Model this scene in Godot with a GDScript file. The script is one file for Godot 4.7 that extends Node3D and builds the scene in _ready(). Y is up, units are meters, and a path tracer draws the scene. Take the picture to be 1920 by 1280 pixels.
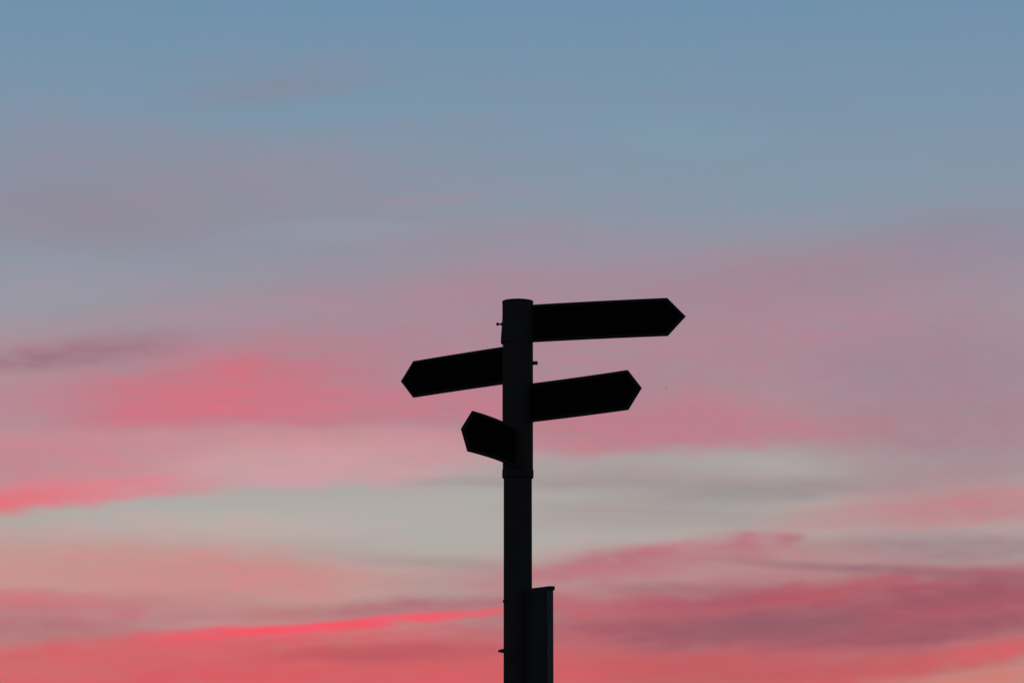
extends Node3D
# A black fingerpost seen from below against the afterglow of a sunset. Metres; the post stands at the origin.

# Afterglow clouds in the western sky, as a physical list: azimuth, elevation, half width, half height (degrees), tilt, colour, cover, core, raggedness, how far the underside reaches.
var clouds: Array = [
	[-4.40, 15.31, 4.18, 0.374, 4.0, Color8(131, 143, 163), 0.50, 0.05, 0.30, 1.00],
	[-1.43, 14.00, 3.30, 0.286, 3.0, Color8(136, 145, 163), 0.40, 0.05, 0.30, 1.00],
	[-7.69, 12.79, 8.13, 1.978, -6.0, Color8(141, 141, 158), 0.68, 0.10, 0.12, 1.00],
	[-8.35, 12.13, 4.62, 0.989, 4.0, Color8(143, 131, 148), 0.60, 0.05, 0.15, 1.00],
	[-0.66, 11.69, 5.71, 0.989, 2.0, Color8(153, 143, 158), 0.55, 0.05, 0.15, 1.00],
	[-4.84, 14.74, 3.52, 0.505, 6.0, Color8(132, 140, 158), 0.70, 0.10, 0.20, 1.00],
	[0.44, 14.76, 3.85, 0.495, -4.0, Color8(128, 145, 165), 0.35, 0.10, 0.20, 1.00],
	[3.74, 13.67, 3.63, 0.549, -3.0, Color8(129, 155, 173), 0.60, 0.10, 0.10, 1.00],
	[6.59, 12.84, 3.63, 0.659, 6.0, Color8(131, 153, 172), 0.50, 0.10, 0.10, 1.00],
	[5.38, 14.44, 4.62, 0.385, -8.0, Color8(126, 145, 166), 0.35, 0.10, 0.20, 1.00],
	[9.23, 11.47, 3.63, 1.209, 8.0, Color8(143, 138, 156), 0.60, 0.10, 0.10, 1.00],
	[-5.82, 12.57, 7.69, 1.648, 5.0, Color8(147, 143, 158), 0.60, 0.10, 0.12, 1.00],
	[-8.79, 11.80, 4.62, 0.659, 3.0, Color8(148, 140, 154), 0.45, 0.05, 0.15, 1.00],
	[-1.54, 12.55, 2.86, 0.198, 4.0, Color8(157, 142, 156), 0.45, 0.05, 0.25, 1.00],
	[-0.11, 11.80, 2.42, 0.198, 8.0, Color8(156, 141, 155), 0.45, 0.05, 0.25, 1.00],
	[-3.30, 11.91, 2.20, 0.286, 2.0, Color8(147, 152, 167), 0.50, 0.05, 0.15, 1.00],
	[0.44, 9.00, 18.68, 3.297, 3.5, Color8(175, 132, 146), 0.86, 0.20, 0.10, 0.75],
	[5.38, 10.81, 5.05, 0.934, 6.0, Color8(162, 132, 147), 0.55, 0.05, 0.20, 1.00],
	[-1.10, 10.64, 3.96, 0.659, 5.0, Color8(178, 130, 144), 0.40, 0.05, 0.20, 1.00],
	[-3.74, 11.80, 2.86, 0.440, 4.0, Color8(150, 152, 168), 0.50, 0.05, 0.15, 1.00],
	[-9.89, 10.48, 3.52, 0.659, 2.0, Color8(153, 152, 164), 0.75, 0.10, 0.10, 1.00],
	[-6.15, 10.04, 3.52, 0.440, 2.0, Color8(165, 146, 160), 0.50, 0.05, 0.10, 1.00],
	[9.01, 8.94, 4.62, 1.429, 0.0, Color8(159, 131, 147), 0.65, 0.05, 0.12, 1.00],
	[9.23, 7.73, 4.62, 1.429, 0.0, Color8(165, 132, 144), 0.85, 0.20, 0.10, 0.80],
	[2.42, 9.60, 3.52, 0.549, 3.0, Color8(172, 137, 150), 0.50, 0.05, 0.15, 1.00],
	[3.41, 7.82, 6.81, 0.945, -1.0, Color8(190, 124, 137), 0.85, 0.20, 0.12, 0.80],
	[-0.66, 8.34, 3.30, 0.824, 0.0, Color8(194, 126, 142), 0.60, 0.10, 0.10, 0.90],
	[1.10, 7.42, 2.75, 0.396, 0.0, Color8(194, 126, 138), 0.60, 0.10, 0.15, 0.70],
	[-10.11, 8.06, 3.08, 2.088, 0.0, Color8(184, 137, 148), 0.75, 0.10, 0.10, 1.00],
	[-4.84, 8.23, 6.81, 0.857, 0.0, Color8(199, 123, 138), 0.82, 0.25, 0.12, 0.70],
	[-5.82, 8.70, 4.62, 1.297, 8.0, Color8(205, 116, 130), 0.72, 0.05, 0.16, 0.90],
	[-5.93, 8.23, 3.19, 0.637, 4.0, Color8(217, 113, 127), 0.50, 0.05, 0.18, 0.90],
	[-7.69, 7.90, 2.64, 0.440, 8.0, Color8(207, 115, 131), 0.60, 0.05, 0.20, 0.80],
	[-5.44, 9.05, 1.87, 0.505, 0.0, Color8(212, 110, 124), 0.35, 0.05, 0.25, 1.00],
	[-3.41, 10.26, 5.16, 0.824, 2.0, Color8(168, 140, 154), 0.50, 0.05, 0.12, 1.00],
	[-8.57, 9.30, 3.08, 0.527, 8.0, Color8(159, 110, 126), 0.60, 0.00, 0.30, 1.00],
	[-9.89, 9.05, 2.20, 0.308, 5.0, Color8(148, 106, 123), 0.40, 0.00, 0.40, 1.00],
	[-6.92, 7.42, 8.35, 0.593, 1.0, Color8(197, 141, 149), 0.90, 0.25, 0.10, 0.90],
	[-3.52, 7.56, 4.62, 0.462, 0.0, Color8(202, 144, 151), 0.90, 0.25, 0.10, 1.00],
	[-4.84, 6.96, 5.93, 0.769, 2.0, Color8(206, 157, 162), 0.85, 0.30, 0.10, 0.80],
	[-1.54, 7.29, 2.97, 0.440, 0.0, Color8(199, 150, 157), 0.60, 0.10, 0.15, 0.90],
	[-1.21, 5.89, 6.59, 0.637, 1.0, Color8(178, 172, 168), 0.95, 0.30, 0.05, 1.00],
	[-6.15, 5.75, 4.62, 0.505, 1.0, Color8(187, 174, 169), 0.85, 0.20, 0.05, 1.00],
	[-9.67, 6.85, 4.40, 0.934, 3.0, Color8(200, 132, 143), 0.75, 0.10, 0.12, 0.90],
	[-9.45, 6.28, 4.73, 0.527, 5.5, Color8(220, 131, 141), 0.85, 0.20, 0.12, 0.50],
	[-10.55, 6.13, 2.42, 0.593, 8.0, Color8(229, 110, 120), 0.70, 0.05, 0.08, 0.60],
	[-7.91, 6.65, 1.32, 0.176, 10.0, Color8(225, 127, 139), 0.50, 0.10, 0.20, 0.80],
	[2.64, 6.76, 4.62, 0.484, -1.0, Color8(167, 153, 154), 0.85, 0.20, 0.08, 1.00],
	[2.97, 6.06, 4.62, 0.604, 0.0, Color8(168, 159, 156), 0.90, 0.25, 0.05, 1.00],
	[1.54, 6.69, 4.62, 0.198, 0.0, Color8(156, 148, 148), 0.50, 0.05, 0.20, 1.00],
	[5.71, 6.52, 4.62, 0.374, 2.0, Color8(153, 142, 145), 0.75, 0.10, 0.20, 1.00],
	[2.86, 6.08, 3.30, 0.110, -2.0, Color8(156, 148, 147), 0.35, 0.05, 0.20, 1.00],
	[-1.10, 6.72, 2.20, 0.154, -1.0, Color8(163, 151, 152), 0.50, 0.05, 0.20, 1.00],
	[9.23, 6.85, 3.96, 0.659, 2.0, Color8(168, 138, 146), 0.80, 0.10, 0.15, 1.00],
	[9.56, 6.14, 4.84, 0.725, 3.0, Color8(191, 133, 139), 0.90, 0.20, 0.12, 1.00],
	[6.59, 5.92, 3.30, 0.440, 4.0, Color8(182, 147, 148), 0.60, 0.05, 0.15, 1.00],
	[9.23, 5.29, 4.62, 0.484, 0.0, Color8(163, 137, 141), 0.92, 0.25, 0.15, 1.00],
	[-8.90, 5.31, 7.03, 0.725, 1.0, Color8(194, 157, 153), 0.75, 0.10, 0.10, 1.00],
	[-8.57, 4.68, 6.81, 0.989, 2.0, Color8(201, 145, 141), 0.88, 0.25, 0.12, 0.90],
	[-5.05, 4.71, 5.05, 0.769, -2.0, Color8(206, 137, 136), 0.80, 0.10, 0.15, 1.00],
	[-1.10, 5.01, 3.63, 0.264, -4.0, Color8(163, 145, 142), 0.60, 0.05, 0.20, 1.00],
	[-0.88, 4.60, 2.86, 0.440, 0.0, Color8(178, 142, 140), 0.60, 0.10, 0.10, 1.00],
	[3.74, 4.93, 6.15, 0.725, 2.0, Color8(186, 130, 134), 0.88, 0.20, 0.12, 1.00],
	[1.65, 4.96, 3.08, 0.418, 8.0, Color8(187, 119, 128), 0.75, 0.10, 0.30, 1.00],
	[2.42, 5.20, 1.87, 0.220, 9.0, Color8(185, 106, 119), 0.42, 0.05, 0.60, 1.20],
	[4.95, 5.42, 1.87, 0.374, 2.0, Color8(186, 116, 125), 0.70, 0.10, 0.40, 1.00],
	[4.73, 5.59, 0.66, 0.198, 2.0, Color8(184, 108, 121), 0.40, 0.10, 0.60, 1.00],
	[5.82, 5.56, 0.55, 0.154, 2.0, Color8(184, 108, 120), 0.50, 0.10, 0.60, 1.00],
	[6.59, 4.00, 10.99, 1.099, 3.0, Color8(172, 92, 104), 0.93, 0.35, 0.10, 1.30],
	[1.65, 4.11, 3.63, 0.484, -2.0, Color8(189, 105, 113), 0.75, 0.10, 0.20, 1.00],
	[3.41, 4.49, 2.86, 0.220, -2.0, Color8(164, 108, 119), 0.60, 0.05, 0.25, 1.00],
	[5.71, 4.35, 3.30, 0.330, 8.0, Color8(186, 91, 101), 0.70, 0.05, 0.20, 1.00],
	[7.58, 4.87, 5.27, 0.154, -4.0, Color8(150, 112, 121), 0.70, 0.10, 0.15, 1.00],
	[10.11, 4.71, 3.30, 0.286, -4.0, Color8(163, 97, 110), 0.70, 0.10, 0.20, 1.00],
	[9.23, 4.33, 3.63, 0.374, 6.0, Color8(156, 88, 102), 0.75, 0.10, 0.20, 1.00],
	[8.46, 4.00, 3.30, 0.242, 6.0, Color8(172, 88, 100), 0.50, 0.05, 0.20, 1.00],
	[4.29, 3.67, 5.05, 0.549, 2.0, Color8(152, 94, 105), 0.72, 0.10, 0.20, 1.00],
	[5.60, 3.75, 2.64, 0.396, 2.0, Color8(143, 94, 105), 0.50, 0.10, 0.20, 1.00],
	[9.01, 3.67, 4.18, 0.374, 6.0, Color8(154, 90, 102), 0.72, 0.15, 0.20, 1.00],
	[4.07, 4.22, 3.30, 0.220, 2.0, Color8(166, 90, 106), 0.50, 0.05, 0.30, 1.00],
	[2.09, 2.87, 5.05, 0.505, 0.0, Color8(192, 92, 100), 0.88, 0.20, 0.15, 1.20],
	[7.91, 2.90, 6.15, 0.440, 8.0, Color8(203, 97, 101), 0.90, 0.15, 0.15, 1.30],
	[4.29, 2.85, 6.15, 0.505, 3.0, Color8(194, 94, 99), 0.85, 0.20, 0.12, 1.30],
	[10.33, 3.28, 2.86, 0.242, 8.0, Color8(212, 98, 104), 0.70, 0.05, 0.20, 1.00],
	[10.11, 2.68, 3.08, 0.264, 6.0, Color8(211, 122, 112), 0.80, 0.10, 0.15, 1.50],
	[-7.25, 2.73, 12.09, 1.099, 2.0, Color8(212, 97, 102), 0.95, 0.45, 0.10, 1.50],
	[-9.23, 4.00, 5.71, 0.615, 1.0, Color8(190, 121, 127), 0.85, 0.20, 0.15, 1.00],
	[-10.33, 4.27, 3.52, 0.330, 0.0, Color8(206, 117, 122), 0.60, 0.05, 0.20, 1.00],
	[-9.56, 3.61, 3.30, 0.396, 1.0, Color8(177, 113, 119), 0.75, 0.10, 0.20, 1.00],
	[-2.20, 4.13, 4.18, 0.330, 3.0, Color8(172, 113, 120), 0.80, 0.10, 0.20, 1.00],
	[-4.40, 4.00, 3.30, 0.330, 2.0, Color8(196, 113, 120), 0.50, 0.05, 0.20, 1.00],
	[-6.92, 3.25, 3.63, 0.374, 1.0, Color8(211, 103, 108), 0.70, 0.10, 0.15, 1.00],
	[-2.42, 3.20, 3.74, 0.330, 2.0, Color8(188, 91, 99), 0.85, 0.10, 0.20, 1.00],
	[-6.15, 3.56, 2.53, 0.264, 4.0, Color8(236, 92, 105), 0.80, 0.10, 0.12, 1.00],
	[-3.52, 3.76, 4.40, 0.176, 4.5, Color8(247, 86, 102), 0.92, 0.20, 0.30, 1.00],
	[-1.21, 4.00, 2.53, 0.121, 5.0, Color8(244, 92, 108), 0.70, 0.10, 0.40, 1.00],
	[-3.52, 3.53, 3.74, 0.198, 4.5, Color8(222, 93, 103), 0.55, 0.05, 0.15, 1.00],
	[-1.21, 2.76, 3.52, 0.374, 0.0, Color8(212, 95, 101), 0.75, 0.15, 0.15, 1.20],
	[-5.27, 2.70, 3.52, 0.264, 1.0, Color8(219, 90, 98), 0.60, 0.05, 0.20, 1.00],
	[-9.89, 2.81, 3.08, 0.440, 2.0, Color8(208, 110, 109), 0.75, 0.10, 0.15, 1.00],
]
# clear evening air by elevation
var air: Array = [
	[0.0, Color8(196, 138, 126)], [2.6, Color8(190, 146, 138)], [4.6, Color8(182, 166, 160)], [6.2, Color8(176, 171, 167)], [8.4, Color8(165, 160, 162)],
	[10.5, Color8(149, 151, 163)], [12.2, Color8(138, 150, 166)], [14.4, Color8(124, 149, 171)], [16.6, Color8(112, 145, 172)], [24.0, Color8(92, 128, 162)],
	[45.0, Color8(70, 104, 142)], [90.0, Color8(56, 86, 124)],
]
var broad := FastNoiseLite.new()
var lift := FastNoiseLite.new()
var fine := FastNoiseLite.new()
var far_clouds: Array = []

var post_paint: StandardMaterial3D
var board_film: StandardMaterial3D
var rim_paint: StandardMaterial3D
var steel: StandardMaterial3D
var panel_paint: StandardMaterial3D
var sheet_film: StandardMaterial3D


func air_at(el: float) -> Color:
	for i in range(1, air.size()):
		if el <= air[i][0]:
			var t: float = (el - air[i - 1][0]) / (air[i][0] - air[i - 1][0])
			var low: Color = air[i - 1][1]
			var high: Color = air[i][1]
			return low.lerp(high, t)
	return air[-1][1]


func sky_at(az: float, el: float) -> Color:
	var c := air_at(el)
	# away from the afterglow the air turns duller and bluer
	var away := smoothstep(25.0, 170.0, absf(az + 4.0))
	if el < 40.0:
		c = c.lerp(Color8(134, 128, 144), away * 0.55 * (1.0 - smoothstep(15.0, 40.0, el)))
	if el > 50.0:
		return c.srgb_to_linear()
	var a := deg_to_rad(az)
	var p := Vector3(sin(a) * 57.3, el * 2.6, -cos(a) * 57.3)   # noise lives on a cylinder, so it closes behind the viewer
	var waz := az + 1.1 * broad.get_noise_3dv(p * 0.45)
	var wel := el + 0.26 * lift.get_noise_3dv(p * 0.75) + 0.05 * fine.get_noise_3dv(p * Vector3(1.0, 1.6, 1.0))
	var rag := fine.get_noise_3dv(p * Vector3(1.0, 1.3, 1.0)) + 0.7 * lift.get_noise_3dv(p * Vector3(1.6, 2.2, 1.6))
	for list in [clouds, far_clouds] if absf(az) < 45.0 else [far_clouds]:
		for k: Array in list:
			var stir: float = k[11]   # thin bands keep their line, deep ones drift more
			var u: float = az + (waz - az) * stir - k[0]
			if absf(u) > k[2]:
				continue
			var v: float = el + (wel - el) * stir - k[1] - u * k[10]
			if absf(v) > k[3] * 1.6:
				continue
			u /= k[2]
			v /= k[3] if v > 0.0 else k[3] * k[9]
			var d := sqrt(u * u + v * v)
			if d >= 1.0:
				continue
			var cover: float = k[6] * (1.0 - smoothstep(k[7], 1.0, d)) * clampf(1.0 + k[8] * rag * 1.8, 0.0, 1.25)
			c = c.lerp(k[5], minf(cover, 1.0))
	# faint streaks in the whole veil
	var fibre := fine.get_noise_3dv((p - Vector3(0, az * 0.12, 0)) * Vector3(0.45, 2.6, 0.45))
	var s := 1.0 + 0.022 * lift.get_noise_3dv(p * Vector3(0.9, 2.0, 0.9)) + 0.012 * rag + 0.03 * fibre * (1.0 - smoothstep(9.0, 16.0, el))
	c = Color(c.r * s, c.g * (1.35 - 0.35 * s), c.b * (0.7 + 0.3 * s))
	return c.srgb_to_linear()


func make_sky() -> Sky:
	for n: FastNoiseLite in [broad, lift, fine]:
		n.noise_type = FastNoiseLite.TYPE_SIMPLEX_SMOOTH
		n.fractal_type = FastNoiseLite.FRACTAL_FBM
		n.fractal_octaves = 3
	broad.seed = 11
	broad.frequency = 0.4
	lift.seed = 23
	lift.frequency = 0.5
	fine.seed = 37
	fine.frequency = 1.3
	fine.fractal_octaves = 4
	for k: Array in clouds:
		k.append(tan(deg_to_rad(k[4])))
		k.append(clampf(0.2 + k[3] * 0.6, 0.2, 0.8))
	# the same kind of bands all the way round, fading from pink to grey mauve away from the glow
	var rng := RandomNumberGenerator.new()
	rng.seed = 5
	for i in 150:
		var az := rng.randf_range(-180.0, 180.0)
		var width := rng.randf_range(5.0, 17.0)
		var el := rng.randf_range(1.5, 26.0)
		var height := rng.randf_range(0.25, 1.9)
		var glow := 1.0 - smoothstep(20.0, 120.0, absf(az + 4.0))
		var low := 1.0 - smoothstep(4.0, 15.0, el)
		var c := Color8(134, 132, 150).lerp(Color8(190, 118, 130), glow * (0.35 + 0.65 * low)).lerp(Color8(150, 132, 148), rng.randf() * 0.5)
		var cover := rng.randf_range(0.3, 0.75) * (1.0 - 0.5 * smoothstep(14.0, 26.0, el))
		if absf(az) < 12.0 + width and el < 19.0 + height:
			continue
		far_clouds.append([az, el, width, height, 0.0, c, cover, 0.15, 0.3, 0.9, tan(deg_to_rad(rng.randf_range(-3.0, 6.0))), 0.8])
	var coarse := Image.create(1024, 512, false, Image.FORMAT_RGBF)
	coarse.fill(Color8(120, 108, 110).srgb_to_linear())
	for y in 262:
		for x in 1024:
			coarse.set_pixel(x, y, sky_at((x + 0.5) / 1024.0 * 360.0 - 180.0, maxf(90.0 - (y + 0.5) / 512.0 * 180.0, 0.0)))
	var w := 4096
	var h := 4096
	coarse.resize(w, h, Image.INTERPOLATE_CUBIC)
	# the western sky holds the finest streaks: the same sky once more at full resolution
	for y in range(int((90.0 - 24.0) / 180.0 * h), h / 2):
		for x in range(int((180.0 - 17.0) / 360.0 * w), int((180.0 + 17.0) / 360.0 * w)):
			coarse.set_pixel(x, y, sky_at((x + 0.5) / w * 360.0 - 180.0, 90.0 - (y + 0.5) / h * 180.0))
	var m := PanoramaSkyMaterial.new()
	m.panorama = ImageTexture.create_from_image(coarse)
	var sky := Sky.new()
	sky.sky_material = m
	return sky


func tri(st: SurfaceTool, a: Vector3, b: Vector3, c: Vector3) -> void:
	for v in [a, b, c]:
		st.add_vertex(v)


func quad(st: SurfaceTool, a: Vector3, b: Vector3, c: Vector3, d: Vector3) -> void:
	tri(st, a, b, c)
	tri(st, a, c, d)


func begin() -> SurfaceTool:
	var st := SurfaceTool.new()
	st.begin(Mesh.PRIMITIVE_TRIANGLES)
	st.set_smooth_group(-1)
	return st


func part(called: String, st: SurfaceTool, m: Material, parent: Node3D, label := "") -> MeshInstance3D:
	st.generate_normals()
	var o := MeshInstance3D.new()
	o.name = called
	o.mesh = st.commit()
	o.material_override = m
	if label:
		o.set_meta("label", label)
	parent.add_child(o, true)
	return o


# a turned shape about the axis at `at` along `axis`; profile holds (radius, distance along the axis); `flare` widens the top sleeve on its left
func lathe(st: SurfaceTool, profile: Array, at := Vector3.ZERO, axis := Vector3.UP, sides := 72, flare := 0.0) -> void:
	var side := axis.cross(Vector3.FORWARD if absf(axis.z) < 0.9 else Vector3.RIGHT).normalized()
	var other := side.cross(axis)
	for i in range(1, profile.size()):
		var lo: Vector2 = profile[i - 1]
		var hi: Vector2 = profile[i]
		for k in sides:
			var q := []
			for n in [[k, lo], [k, hi], [k + 1, hi], [k + 1, lo]]:
				var t: float = TAU * n[0] / sides
				var r: float = n[1].x
				var dir := side * cos(t) + other * sin(t)
				if r > 0.0:
					r += flare * maxf(-dir.x, 0.0) * smoothstep(3.42, 3.325, n[1].y)
				q.append(at + axis * n[1].y + dir * r)
			if lo.x > 0.0 and hi.x > 0.0:
				quad(st, q[0], q[1], q[2], q[3])
			elif hi.x > 0.0:
				tri(st, q[0], q[1], q[2])
			elif lo.x > 0.0:
				tri(st, q[0], q[1], q[3])


func sleeve(r: float, low: float, high: float, bevel := 0.0015) -> Array:
	return [Vector2(r - 0.012, low), Vector2(r - bevel, low), Vector2(r, low + bevel), Vector2(r, high - bevel), Vector2(r - bevel, high), Vector2(r - 0.012, high)]


# where a point of a finger board lies: r along it from the post's axis, v up it, n out of its face. The board may bow in plan (two headings) and twist.
func on_board(b: Dictionary, r: float, v: float, n: float) -> Vector3:
	var steps := 12
	var p := Vector3(0, b.y, 0)
	for i in steps:
		var heading: float = lerpf(b.near, b.far, (i + 0.5) / steps * r / b.reach)
		p += Vector3(b.side * cos(heading), 0, sin(heading)) * (r / steps)
	var a: float = lerpf(b.near, b.far, r / b.reach)
	var out := Vector3(-b.side * sin(a), 0, cos(a))
	var roll: float = b.twist * r / b.reach
	return p + (Vector3.UP * cos(roll) + out * sin(roll)) * v + (out * cos(roll) - Vector3.UP * sin(roll)) * n


func inset(loop: PackedVector2Array, by: float) -> PackedVector2Array:
	var o := PackedVector2Array()
	var n := loop.size()
	for i in n:
		var d0 := (loop[i] - loop[(i + n - 1) % n]).normalized()
		var d1 := (loop[(i + 1) % n] - loop[i]).normalized()
		var n0 := Vector2(-d0.y, d0.x)
		var n1 := Vector2(-d1.y, d1.x)
		o.append(loop[i] + (n0 + n1) * (by / (1.0 + n0.dot(n1))))
	return o


func band(st: SurfaceTool, b: Dictionary, l0: PackedVector2Array, n0: float, l1: PackedVector2Array, n1: float) -> void:
	var n := l0.size()
	for i in n:
		var j := (i + 1) % n
		var q := [on_board(b, l0[i].x, l0[i].y, n0), on_board(b, l1[i].x, l1[i].y, n1), on_board(b, l1[j].x, l1[j].y, n1), on_board(b, l0[j].x, l0[j].y, n0)]
		if b.side > 0:
			quad(st, q[0], q[1], q[2], q[3])
		else:
			quad(st, q[3], q[2], q[1], q[0])


func finger_board(post: Node3D, b: Dictionary, label: String) -> MeshInstance3D:
	var half: float = b.height / 2
	var loop := PackedVector2Array()
	var along := 9
	for i in along + 1:
		loop.append(Vector2(lerpf(0.05, b.shoulder, float(i) / along), -half))
	loop.append(Vector2(b.reach, 0))
	for i in along + 1:
		loop.append(Vector2(lerpf(b.shoulder, 0.05, float(i) / along), half))
	# the flat panel: strips between the lower and the upper edge
	var inner := inset(loop, 0.011)
	var last := loop.size() - 1
	var st := begin()
	for s: float in [1.0, -1.0]:
		for i in along + 1:
			var a0: Vector2 = inner[i]
			var a1: Vector2 = inner[i + 1]
			var c0: Vector2 = inner[last - i]
			var c1: Vector2 = inner[last - i - 1]
			var q := [on_board(b, a0.x, a0.y, s * 0.0028), on_board(b, c0.x, c0.y, s * 0.0028), on_board(b, c1.x, c1.y, s * 0.0028), on_board(b, a1.x, a1.y, s * 0.0028)]
			if i == along:
				q = [q[0], q[1], q[2]]
			if s * b.side < 0:
				q.reverse()
			tri(st, q[0], q[1], q[2])
			if i < along:
				tri(st, q[0], q[2], q[3])
	var plate := part("finger_board", st, board_film, post, label)
	# the folded rim round it
	st = begin()
	var bevel := inset(loop, 0.001)
	band(st, b, loop, -0.0035, loop, 0.0035)
	band(st, b, loop, 0.0035, bevel, 0.0045)
	band(st, b, bevel, 0.0045, inner, 0.0045)
	band(st, b, inner, 0.0045, inner, 0.0)
	band(st, b, inner, 0.0, inner, -0.0045)
	band(st, b, inner, -0.0045, bevel, -0.0045)
	band(st, b, bevel, -0.0045, loop, -0.0035)
	part("rim", st, rim_paint, plate)
	return plate


func paint(linear: float, tint: Color, rough: float, seed_: int, specular := 0.5) -> StandardMaterial3D:
	var m := StandardMaterial3D.new()
	var n := FastNoiseLite.new()
	n.seed = seed_
	n.frequency = 0.02
	n.fractal_octaves = 5
	var ramp := Gradient.new()
	var base := Color(tint.r * linear, tint.g * linear, tint.b * linear)
	ramp.set_color(0, Color(base.r * 0.88, base.g * 0.88, base.b * 0.88).linear_to_srgb())
	ramp.set_color(1, Color(base.r * 1.12, base.g * 1.12, base.b * 1.12).linear_to_srgb())
	var t := NoiseTexture2D.new()
	t.width = 512
	t.height = 512
	t.seamless = true
	t.noise = n
	t.color_ramp = ramp
	m.albedo_texture = t
	m.uv1_triplanar = true
	m.uv1_world_triplanar = true
	m.uv1_scale = Vector3.ONE * 2.3
	m.roughness = rough
	m.metallic_specular = specular
	m.cull_mode = BaseMaterial3D.CULL_BACK
	return m


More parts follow.
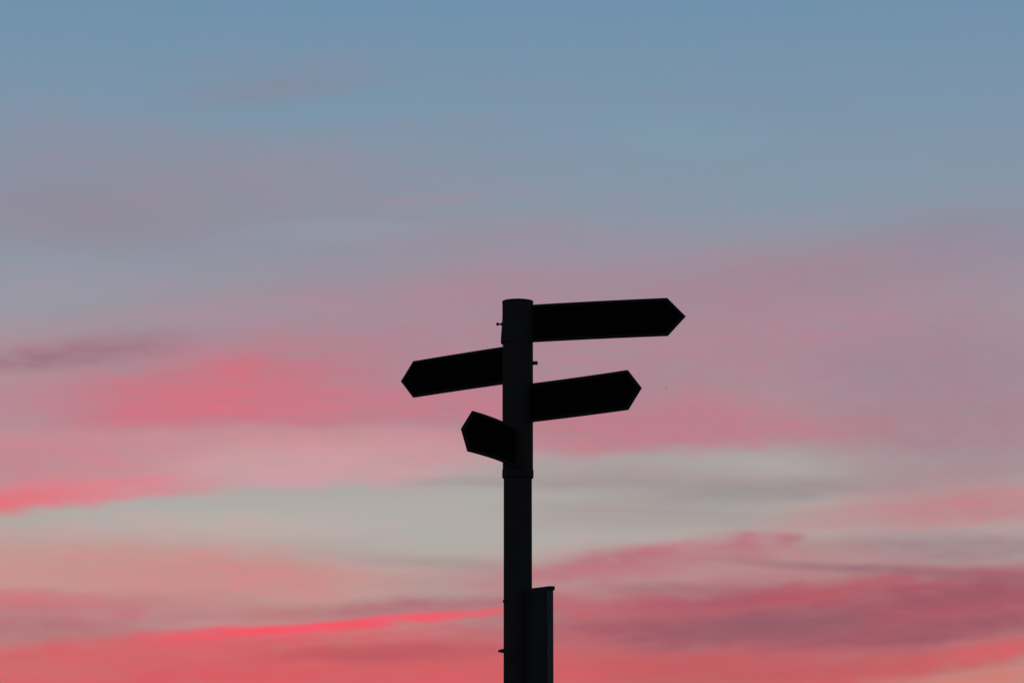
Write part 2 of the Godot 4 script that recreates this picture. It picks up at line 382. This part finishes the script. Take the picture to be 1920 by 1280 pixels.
func _ready() -> void:
	var cam := Camera3D.new()
	cam.name = "camera"
	cam.fov = 14.0
	cam.near = 0.1
	cam.far = 9000.0
	cam.position = Vector3(-0.0214, 1.6, 10.2)
	cam.rotation_degrees = Vector3(9.6, 0, 0)
	cam.current = true
	add_child(cam)
	var env := Environment.new()
	env.background_mode = Environment.BG_SKY
	env.sky = make_sky()
	env.sky_rotation = Vector3(0, PI, 0)
	env.tonemap_mode = Environment.TONE_MAPPER_LINEAR
	env.tonemap_exposure = 1.0
	env.sdfgi_enabled = true
	env.ssao_enabled = true
	env.ssil_enabled = true
	var world := WorldEnvironment.new()
	world.name = "evening_air"
	world.environment = env
	add_child(world)
	# the last of the sun, on the horizon behind the post
	var sun := DirectionalLight3D.new()
	sun.name = "setting_sun"
	sun.light_energy = 0.03
	sun.light_color = Color(1.0, 0.55, 0.42)
	sun.light_angular_distance = 3.0
	sun.shadow_enabled = true
	sun.rotation_degrees = Vector3(-0.6, 172.0, 0)
	add_child(sun)

	post_paint = paint(0.028, Color(1.12, 1.0, 0.86), 0.7, 3, 0.08)
	board_film = paint(0.004, Color(0.9, 1.0, 1.1), 0.85, 4, 0.02)
	rim_paint = paint(0.022, Color(1.08, 1.0, 0.88), 0.7, 5, 0.06)
	steel = paint(0.03, Color(1, 1, 1), 0.5, 6, 0.3)
	panel_paint = paint(0.06, Color(1.02, 1.0, 0.9), 0.6, 8, 0.1)

	sheet_film = paint(0.023, Color(1.1, 1.0, 0.9), 0.7, 10, 0.05)

	var soil := paint(0.06, Color(1.05, 1.0, 0.9), 0.95, 9, 0.2)
	soil.uv1_scale = Vector3.ONE * 0.31
	var st := begin()
	lathe(st, [Vector2(0, 0), Vector2(8, 0), Vector2(80, 0), Vector2(800, 0), Vector2(7000, 0)], Vector3.ZERO, Vector3.UP, 48)
	part("ground", st, soil, self).set_meta("kind", "structure")

	# --- the post ---
	var post := Node3D.new()
	post.name = "signpost"
	post.set_meta("label", "tall black round metal signpost with four arrow shaped finger boards")
	post.set_meta("category", "signpost")
	add_child(post)
	st = begin()
	lathe(st, [Vector2(0.0522, -0.3), Vector2(0.0522, 3.46), Vector2(0, 3.46)])
	part("pole", st, post_paint, post)
	st = begin()
	lathe(st, [Vector2(0.0525, 0.0), Vector2(0.11, 0.004), Vector2(0.11, 0.016), Vector2(0.105, 0.02), Vector2(0.07, 0.026), Vector2(0.0525, 0.06)])
	part("base_flange", st, post_paint, post)
	# the clamp of each board is a sleeve round the pole
	st = begin()
	lathe(st, [Vector2(0.0455, 3.3165), Vector2(0.056, 3.3165), Vector2(0.0575, 3.322), Vector2(0.0575, 3.34), Vector2(0.0575, 3.36), Vector2(0.0575, 3.38), Vector2(0.0575, 3.4), Vector2(0.0575, 3.42), Vector2(0.0575, 3.47), Vector2(0.056, 3.4715), Vector2(0.0455, 3.4715)], Vector3.ZERO, Vector3.UP, 72, 0.0058)
	part("clamp_sleeve", st, post_paint, post)
	st = begin()
	lathe(st, sleeve(0.0563, 3.1669, 3.3164, 0.0006), Vector3(0.0006, 0, 0))
	part("clamp_sleeve", st, post_paint, post)
	st = begin()
	lathe(st, sleeve(0.0572, 3.0201, 3.1668, 0.0006), Vector3(0.0002, 0, 0))
	part("clamp_sleeve", st, post_paint, post)
	st = begin()
	lathe(st, sleeve(0.0562, 2.8492, 3.0200, 0.0006), Vector3(0.0003, 0, 0))
	part("clamp_sleeve", st, post_paint, post)
	st = begin()
	lathe(st, sleeve(0.0580, 2.8120, 2.8490, 0.004), Vector3(0.0003, 0, 0))
	part("end_ring", st, post_paint, post)
	st = begin()
	lathe(st, [Vector2(0.0578, 3.4717), Vector2(0.0585, 3.4725), Vector2(0.0585, 3.4755), Vector2(0.057, 3.4775), Vector2(0.03, 3.4785), Vector2(0, 3.479)])
	part("end_cap", st, post_paint, post)

	# --- the boards: reach and headings in radians, positive towards the viewer ---
	var boards := [
		[{"y": 3.3897, "height": 0.1415, "near": deg_to_rad(19.4), "far": deg_to_rad(11.8), "shoulder": 0.5726, "reach": 0.6398, "side": 1.0, "twist": 0.0}, "topmost black finger board, the longest looking one, pointing right"],
		[{"y": 3.2424, "height": 0.1418, "near": deg_to_rad(-42.2), "far": deg_to_rad(-46.2), "shoulder": 0.5567, "reach": 0.6277, "side": -1.0, "twist": 0.0}, "upper black finger board on the left, pointing left and slightly down"],
		[{"y": 3.0883, "height": 0.1443, "near": deg_to_rad(39.6), "far": deg_to_rad(46.1), "shoulder": 0.5331, "reach": 0.5999, "side": 1.0, "twist": 0.0}, "lower black finger board on the right, rising towards its tip"],
		[{"y": 2.9175, "height": 0.1440, "near": deg_to_rad(80.4), "far": deg_to_rad(62.0), "shoulder": 0.5494, "reach": 0.6153, "side": -1.0, "twist": deg_to_rad(7.98)}, "lowest and shortest looking finger board, bent, on the left"],
	]
	for b: Array in boards:
		finger_board(post, b[0], b[1])

	# --- bolts ---
	st = begin()   # long thin stud with a ball end, left of the top sleeve
	lathe(st, [Vector2(0.0075, 0.0), Vector2(0.0065, 0.004), Vector2(0.0028, 0.008), Vector2(0.0024, 0.012), Vector2(0.0050, 0.0135), Vector2(0.0064, 0.017), Vector2(0.0056, 0.0215), Vector2(0.003, 0.0235), Vector2(0, 0.0235)], Vector3(-0.0570, 3.3905, 0.0), Vector3.LEFT, 20)
	part("clamp_bolt", st, steel, post, "thin bolt with a round head on the left of the top sleeve")
	st = begin()   # stubby bolt on the right
	lathe(st, [Vector2(0.0085, 0.0), Vector2(0.0072, 0.004), Vector2(0.0072, 0.0168), Vector2(0.006, 0.018), Vector2(0, 0.018)], Vector3(0.0563, 3.2440, 0.0), Vector3.RIGHT, 20)
	part("clamp_bolt", st, steel, post, "short stubby bolt on the right, between the two right boards")
	st = begin()   # nut and stud low on the left
	lathe(st, [Vector2(0.0072, 0.0), Vector2(0.0072, 0.0095), Vector2(0.0062, 0.0115), Vector2(0.0048, 0.0118), Vector2(0.0048, 0.0195), Vector2(0.003, 0.0205), Vector2(0, 0.0205)], Vector3(-0.0515, 2.1795, 0.0), Vector3(-1, -0.05, 0).normalized(), 6)
	part("panel_bolt", st, steel, post, "small nut and stud sticking out low on the left")
	st = begin()
	lathe(st, [Vector2(0.0068, 0.0), Vector2(0.0060, 0.0018), Vector2(0.003, 0.0032), Vector2(0, 0.0035)], Vector3(-0.0518, 2.3600, 0.0), Vector3.LEFT, 16)
	part("rivet", st, steel, post)

	# --- the narrow upright panel that stands out from the pole on the right, towards the viewer ---
	var panel := Node3D.new()
	panel.name = "side_panel"
	panel.set_meta("label", "narrow upright dark panel fixed to the pole's right side, capped")
	panel.rotation.y = -deg_to_rad(57.0)
	post.add_child(panel, true)
	for piece in [["panel_body", 0.046, 0.2255, 0.0098, 0.95, 2.3865, 0.0097], ["panel_cap", 0.046, 0.2295, 0.0112, 2.3865, 2.4005, 0.004], ["panel_foot", 0.046, 0.2295, 0.0112, 0.936, 0.95, 0.004]]:
		var inner: float = piece[1]
		var outer: float = piece[2]
		var half: float = piece[3]
		var round_: float = piece[6]
		var outline: Array[Vector2] = [Vector2(inner, -half)]
		for i in 9:
			var t := PI / 2 * i / 8.0
			outline.append(Vector2(outer - round_ + round_ * sin(t), -half + round_ - round_ * cos(t)))
		for i in 9:
			var t := PI / 2 * i / 8.0
			outline.append(Vector2(outer - round_ + round_ * cos(t), half - round_ + round_ * sin(t)))
		outline.append(Vector2(inner, half))
		st = begin()
		for i in outline.size():
			var p: Vector2 = outline[i]
			var q: Vector2 = outline[(i + 1) % outline.size()]
			var lo: float = piece[4]
			var hi: float = piece[5]
			quad(st, Vector3(p.x, lo, p.y), Vector3(q.x, lo, q.y), Vector3(q.x, hi, q.y), Vector3(p.x, hi, p.y))
			var mid := Vector3((inner + outer) / 2, 0, 0)
			tri(st, Vector3(p.x, hi, p.y), Vector3(q.x, hi, q.y), mid + Vector3(0, hi, 0))
			tri(st, Vector3(q.x, lo, q.y), Vector3(p.x, lo, p.y), mid + Vector3(0, lo, 0))
		part(piece[0], st, panel_paint if piece[0] == "panel_body" else post_paint, panel)
	for s: float in [-1.0, 1.0]:   # a thin dark sheet on either face
		st = begin()
		var sheet := BoxMesh.new()
		sheet.size = Vector3(0.158, 1.435, 0.0016)
		st.append_from(sheet, 0, Transform3D(Basis(), Vector3(0.129, 1.668, s * 0.0098)))
		part("panel_sheet", st, sheet_film, panel)

	# --- a small bird far behind ---
	st = begin()
	var head := Vector3(-0.9, -0.25, 0.3).normalized()
	lathe(st, [Vector2(0, -0.085), Vector2(0.016, -0.08), Vector2(0.006, -0.045), Vector2(0.019, -0.01), Vector2(0.024, 0.02), Vector2(0.017, 0.048), Vector2(0.016, 0.062), Vector2(0.01, 0.073), Vector2(0.003, 0.078), Vector2(0, 0.09)], Vector3.ZERO, head, 10)
	for s: float in [-1.0, 1.0]:
		var root0 := head * 0.035
		var root1 := head * -0.03
		var across := Vector3(0.3, 0.0, 0.9) * s
		var elbow := across * 0.055 + Vector3(0, 0.035, 0)
		var tip := across * 0.12 + Vector3(0, 0.02, 0) - head * 0.07
		for th in [0.003, -0.003]:
			var o := Vector3(0, th, 0)
			var f := [root0 + o, elbow + head * 0.03 + o, tip, elbow - head * 0.045 + o, root1 + o]
			if (th > 0) == (s > 0):
				f.reverse()
			for i in range(1, 4):
				tri(st, f[0], f[i], f[i + 1])
	var feathers := paint(0.05, Color(1, 0.95, 0.9), 0.8, 12, 0.2)
	var bird := part("bird", st, feathers, self, "tiny dark bird flying far off, right of the lower right board")
	bird.set_meta("category", "bird")
	bird.scale = Vector3.ONE * 0.6
	bird.position = Vector3(10.08, 28.94, -169.8)
